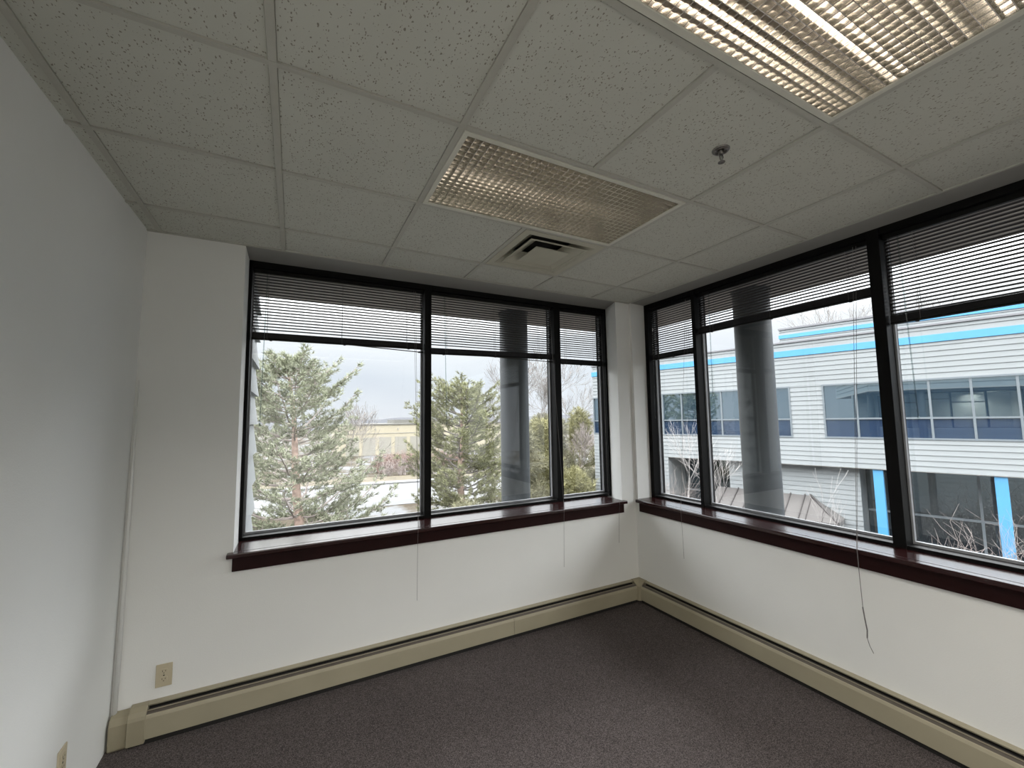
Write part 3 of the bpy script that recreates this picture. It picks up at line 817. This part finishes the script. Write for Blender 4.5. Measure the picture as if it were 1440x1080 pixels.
def bare_tree(base, h, rad, label, mt, seed, spread=.6, levels=6, zb=GZ, group='leafless trees', name='bare_tree', fork=.30, twist=.22, trunk=.36, mr=.006):
    r = random.Random(seed); o = V((base[0], base[1], zb))
    t = thing(name, o, label, 'tree', group)
    tr = MB(); bm = MB()
    def grow(p, d, L, ra, lev):
        n = 4; pts = [p]; dd = d.normalized()
        for i in range(n):
            dd = (dd + rv(r, twist) + V((0, 0, .07))).normalized(); pts.append(pts[-1]+dd*L/n)
        rr = [max(mr, ra*(1-.40*i/n)) for i in range(n+1)]
        (tr if lev == levels else bm).tube(pts, rr, 8 if lev >= levels-1 else (4 if lev > 2 else 3), caps=False)
        if lev == 0: return
        for i in range(2, n+1):
            kids = 1 if i < n else 2
            if lev == levels and i < n: kids = 1 if i > n*fork*2.5 else 0
            for _ in range(kids):
                nd = (dd + rv(r, spread) + V((0, 0, .08))).normalized()
                grow(pts[i], nd, L*r.uniform(.58, .82), rr[i]*r.uniform(.50, .68), lev-1)
    grow(o, V((0, 0, 1)), h*trunk, rad, levels)
    tr.build('trunk', mt, t, smooth=True); bm.build('branches', mt, t)
    return t
bare_tree((13.3, 20.0), 9.8, .16, 'tall grey leafless tree behind the mullion right of the round column', M['greybark'], 3, levels=6)
bare_tree((13.0, 27.5), 8.4, .13, 'thin leafless tree standing just left of the round column, behind the dark pine', M['greybark'], 8, levels=5)
bare_tree((17.8, 24.0), 8.8, .12, 'leafless tree in the right-hand pane of the back window beside the office corner', M['greybark'], 21, levels=5)
bare_tree((2.3, 24.0), 6.4, .06, 'small leafless tree behind the right side of the tall pine', M['greybark'], 14, levels=5)
bare_tree(tuple(F(5.6, 19, 0))[:2], 12.4, .2, 'leafless tree rising behind the office roof left of the right-hand column', M['greybark'], 31, levels=5, spread=.75)
bare_tree(tuple(F(2.2, 22, 0))[:2], 13.4, .2, 'leafless tree rising behind the raised blue-striped parapet', M['greybark'], 32, levels=5, spread=.75)
bare_tree(tuple(F(-3.2, 24, 0))[:2], 14.2, .2, 'leafless tree behind the office roof below the highest blind', M['greybark'], 36, levels=5, spread=.75)
bare_tree((12.0, 17.2), 5.8, .05, 'slender brownish leafless tree just right of the mullion beside the column', M['twig'], 52, levels=5, spread=.5)
# pale saplings by the entrance
bare_tree(tuple(F(5.75, -2.2, 0))[:2], 4.5, .022, 'pale slim sapling in front of the dark entrance recess', M['palebark'], 41, levels=4, mr=.0028, trunk=.5, twist=.14, group='pale saplings', name='sapling', spread=.45)
bare_tree(tuple(F(4.65, -1.8, 0))[:2], 3.5, .022, 'pale sapling beside the right-hand column over the brown canopy', M['palebark'], 42, levels=4, mr=.0028, trunk=.5, twist=.14, group='pale saplings', name='sapling', spread=.55)
bare_tree(tuple(F(1.75, -2.0, 0))[:2], 2.9, .020, 'pale sapling in front of the hipped end of the brown canopy', M['palebark'], 47, levels=3, mr=.0028, trunk=.5, twist=.14, group='pale saplings', name='sapling', spread=.4)

def evergreen(base, h, rb, label, mt, seed, dens=1.):
    r = random.Random(seed); t = thing('evergreen_shrub', (*base, GZ), label, 'tree', 'yellow-green evergreens right of the column')
    st = MB(); st.tube([(*base, GZ), (*base, GZ+h*.9)], [.09, .01], 6); st.build('stem', M['bark'], t)
    fo = MB(); n = int(900*dens)
    for i in range(n):
        f = r.random()**.75; z = h*(.06+.94*f); R_ = rb*(1-f)**.6*(.75+.35*math.sin(f*19+seed))+.15
        a = r.uniform(0, 6.283); q = R_*math.sqrt(r.uniform(.25, 1))
        p = V((base[0]+q*math.cos(a), base[1]+q*math.sin(a), GZ+z))+rv(r, .22)
        d = V((math.cos(a)*.7, math.sin(a)*.7, .6))+rv(r, .3)
        for k in range(3): tuft(fo, p+rv(r, .14), d, .24, 8, .012, r)
    fo.build('foliage', mt, t); return t
evergreen((9.0, 16.0), 5.0, 1.7, 'yellow-green evergreen partly behind the round column', M['cedar2'], 1)
evergreen((10.4, 16.8), 5.3, 1.6, 'yellow-green evergreen just right of the round column', M['cedar'], 2)
evergreen((12.6, 18.6), 5.4, 1.6, 'olive evergreen in the right-hand pane of the back window, left of the pair', M['cedar2'], 3)
evergreen((14.9, 19.4), 5.9, 1.7, 'yellow-green evergreen in front of the office corner', M['cedar'], 4)
evergreen((14.2, 22.5), 5.7, 1.6, 'olive evergreen set back behind the right-hand pane of the back window', M['cedar2'], 9)
evergreen((11.0, 14.6), 3.0, 1.5, 'low green evergreen at the foot of the mullion right of the column', M['cedar'], 5)
evergreen((4.5, 11.5), 2.6, 1.2, 'low green bush below the dark pine', M['cedar2'], 6)
evergreen((13.0, 15.6), 2.7, 1.4, 'low olive bush at the bottom of the right-hand pane of the back window', M['cedar2'], 7)

def shrub(base, h, rb, n, label, mt, seed, th=.0045, group=None, zb=GZ):
    r = random.Random(seed); mb = MB()
    for i in range(n):
        a = r.uniform(0, 6.283); lean = r.uniform(.1, 1.)*rb
        p = V((base[0]+r.uniform(-.5, .5)*rb, base[1]+r.uniform(-.5, .5)*rb, zb))
        L = h*r.uniform(.5, 1.05)*(1-.30*lean/rb)
        d = V((math.cos(a)*lean, math.sin(a)*lean, L)).normalized(); pts = [p]; k = 6
        for j in range(k):
            d = (d+rv(r, .28)).normalized(); pts.append(pts[-1]+d*L/k)
        mb.tube(pts, [th*(1.7-1.2*j/k) for j in range(k+1)], 3, caps=False)
        for q in range(5):
            j = r.randrange(2, k); b = pts[j].lerp(pts[j+1], r.random()); e = (d*.5+rv(r, .9)+V((0, 0, .3))).normalized()
            m_ = b+e*h*.10; mb.tube([b, m_, m_+(e+rv(r, .7)).normalized()*h*.12], [th*.7, th*.6, th*.4], 3, caps=False)
    return tag(mb.build('twiggy_shrub', mt, origin=(base[0], base[1], zb)), label, 'shrub', group)
g = 'leafless twiggy shrubs by the office'
for s, d, h, n, lab in ((6.6, -1.6, 3.7, 190, 'leafless shrub left of the entrance recess, at the foot of the first sapling'), (5.7, -2.9, 3.1, 150, 'leafless shrub right of the first sapling by the mullion'),
                        (4.6, -3.2, 1.7, 70, 'low leafless shrub under the brown canopy, behind the right-hand column'),
                        (.3, -3.1, 2.5, 150, 'low grey twiggy shrub between the two blue posts, nearer the first'), (-.75, -3.2, 2.8, 170, 'grey twiggy shrub just left of the second blue post'),
                        (-1.9, -3.0, 3.5, 190, 'tall grey twiggy shrub in front of the second blue post'), (-3.0, -3.1, 3.6, 190, 'grey twiggy shrub at the right edge of the photo')):
    p = F(s, d, 0); shrub((p.x, p.y), h, 1.15, n, lab, M['twig'], int(s*10+77), group=g)
for i, (x, y) in enumerate(((8.5, 46), (10.5, 46.5), (12.5, 46), (14.6, 46.4), (16.8, 46))):
    lab = ['russet hedge shrub nearest the tall pine, below the warehouse', 'second russet hedge shrub from the tall pine', 'middle russet hedge shrub of the row below the warehouse', 'russet hedge shrub hidden mostly by the back window mullion', 'russet hedge shrub at the right end of the row'][i]
    shrub((x, y), 2.3, 1.5, 230, lab, M['rtwig'], 200+i, th=.024, group='russet hedge below the warehouse')
for i in range(4):
    x = 8.0+i*1.5
    shrub((x, 42.6-i*.2), 2.0, .7, 34, ['bare roadside bush nearest the tall pine', 'second bare roadside bush from the tall pine', 'third bare roadside bush from the tall pine', 'bare roadside bush closest to the back window mullion'][i], M['twig'], 300+i, th=.016, group='bare roadside bushes')

# ------------------------------------------------------------------ sky
w = bpy.data.worlds.new('World'); sc.world = w; w.use_nodes = True
nt = w.node_tree; bg = nt.nodes['Background']
tc = nt.nodes.new('ShaderNodeTexCoord'); sx = nt.nodes.new('ShaderNodeSeparateXYZ')
nt.links.new(tc.outputs['Generated'], sx.inputs[0])
rp = nt.nodes.new('ShaderNodeValToRGB'); e = rp.color_ramp.elements
SK = .5
e[0].position = 0; e[0].color = (.355, .368, .388, 1)
e[1].position = 1; e[1].color = (3.4, 3.4, 3.4, 1)
for p, c_ in ((.10, (.34, .365, .395)), (.19, (.43, .445, .46)), (.26, (1.26, 1.28, 1.29)), (.33, (2.78, 2.82, 2.86)), (.5, (3.79, 3.83, 3.88))):
    k = e.new(p); k.color = (*c_, 1)
nt.links.new(sx.outputs['Z'], rp.inputs[0])
cn = nt.nodes.new('ShaderNodeTexNoise'); cn.inputs['Scale'].default_value = 2.2; cn.inputs['Detail'].default_value = 5
mpn = nt.nodes.new('ShaderNodeMapping'); mpn.inputs['Scale'].default_value = (1, 1, 2.5)
nt.links.new(tc.outputs['Generated'], mpn.inputs[0]); nt.links.new(mpn.outputs[0], cn.inputs['Vector'])
cr = nt.nodes.new('ShaderNodeValToRGB'); cr.color_ramp.elements[0].position = .35; cr.color_ramp.elements[0].color = (.93,.94,.96,1); cr.color_ramp.elements[1].position = .65; cr.color_ramp.elements[1].color = (1.05,1.05,1.04,1)
nt.links.new(cn.outputs['Fac'], cr.inputs[0])
mx = nt.nodes.new('ShaderNodeMixRGB'); mx.blend_type = 'MULTIPLY'; mx.inputs[0].default_value = 1
nt.links.new(rp.outputs[0], mx.inputs[1]); nt.links.new(cr.outputs[0], mx.inputs[2])
nt.links.new(mx.outputs[0], bg.inputs['Color'])
bg.inputs['Strength'].default_value = 2.6

# ------------------------------------------------------------------ camera
R = [[0.8865754835, -0.4623599522, -0.0143939788], [0.0264417231, 0.0817185205, -0.9963046315], [0.4618276165, 0.8829186588, 0.0846752306]]
cd = bpy.data.cameras.new('camera'); cam = bpy.data.objects.new('camera', cd); col.objects.link(cam)
cd.sensor_fit = 'HORIZONTAL'; cd.sensor_width = 36; cd.lens = 36*585.873/1440; cd.clip_start = .02; cd.clip_end = 2000
rt, dn, fw = V(R[0]), V(R[1]), V(R[2])
mw = Matrix.Identity(4)
for i in range(3):
    mw[i][0] = rt[i]; mw[i][1] = -dn[i]; mw[i][2] = -fw[i]
mw[0][3], mw[1][3], mw[2][3] = -.52388, -1.36642, -1.08028+H
cam.matrix_world = mw
sc.camera = cam
vs = sc.view_settings
vs.view_transform = 'Standard'; vs.look = 'None'; vs.gamma = 1; vs.use_curve_mapping = False; vs.exposure = 0.0
sc.cycles.use_denoising = True
sc.cycles.max_bounces = 12; sc.cycles.diffuse_bounces = 8; sc.cycles.transparent_max_bounces = 24; sc.cycles.glossy_bounces = 6
sc.cycles.caustics_reflective = True; sc.cycles.sample_clamp_indirect = 6
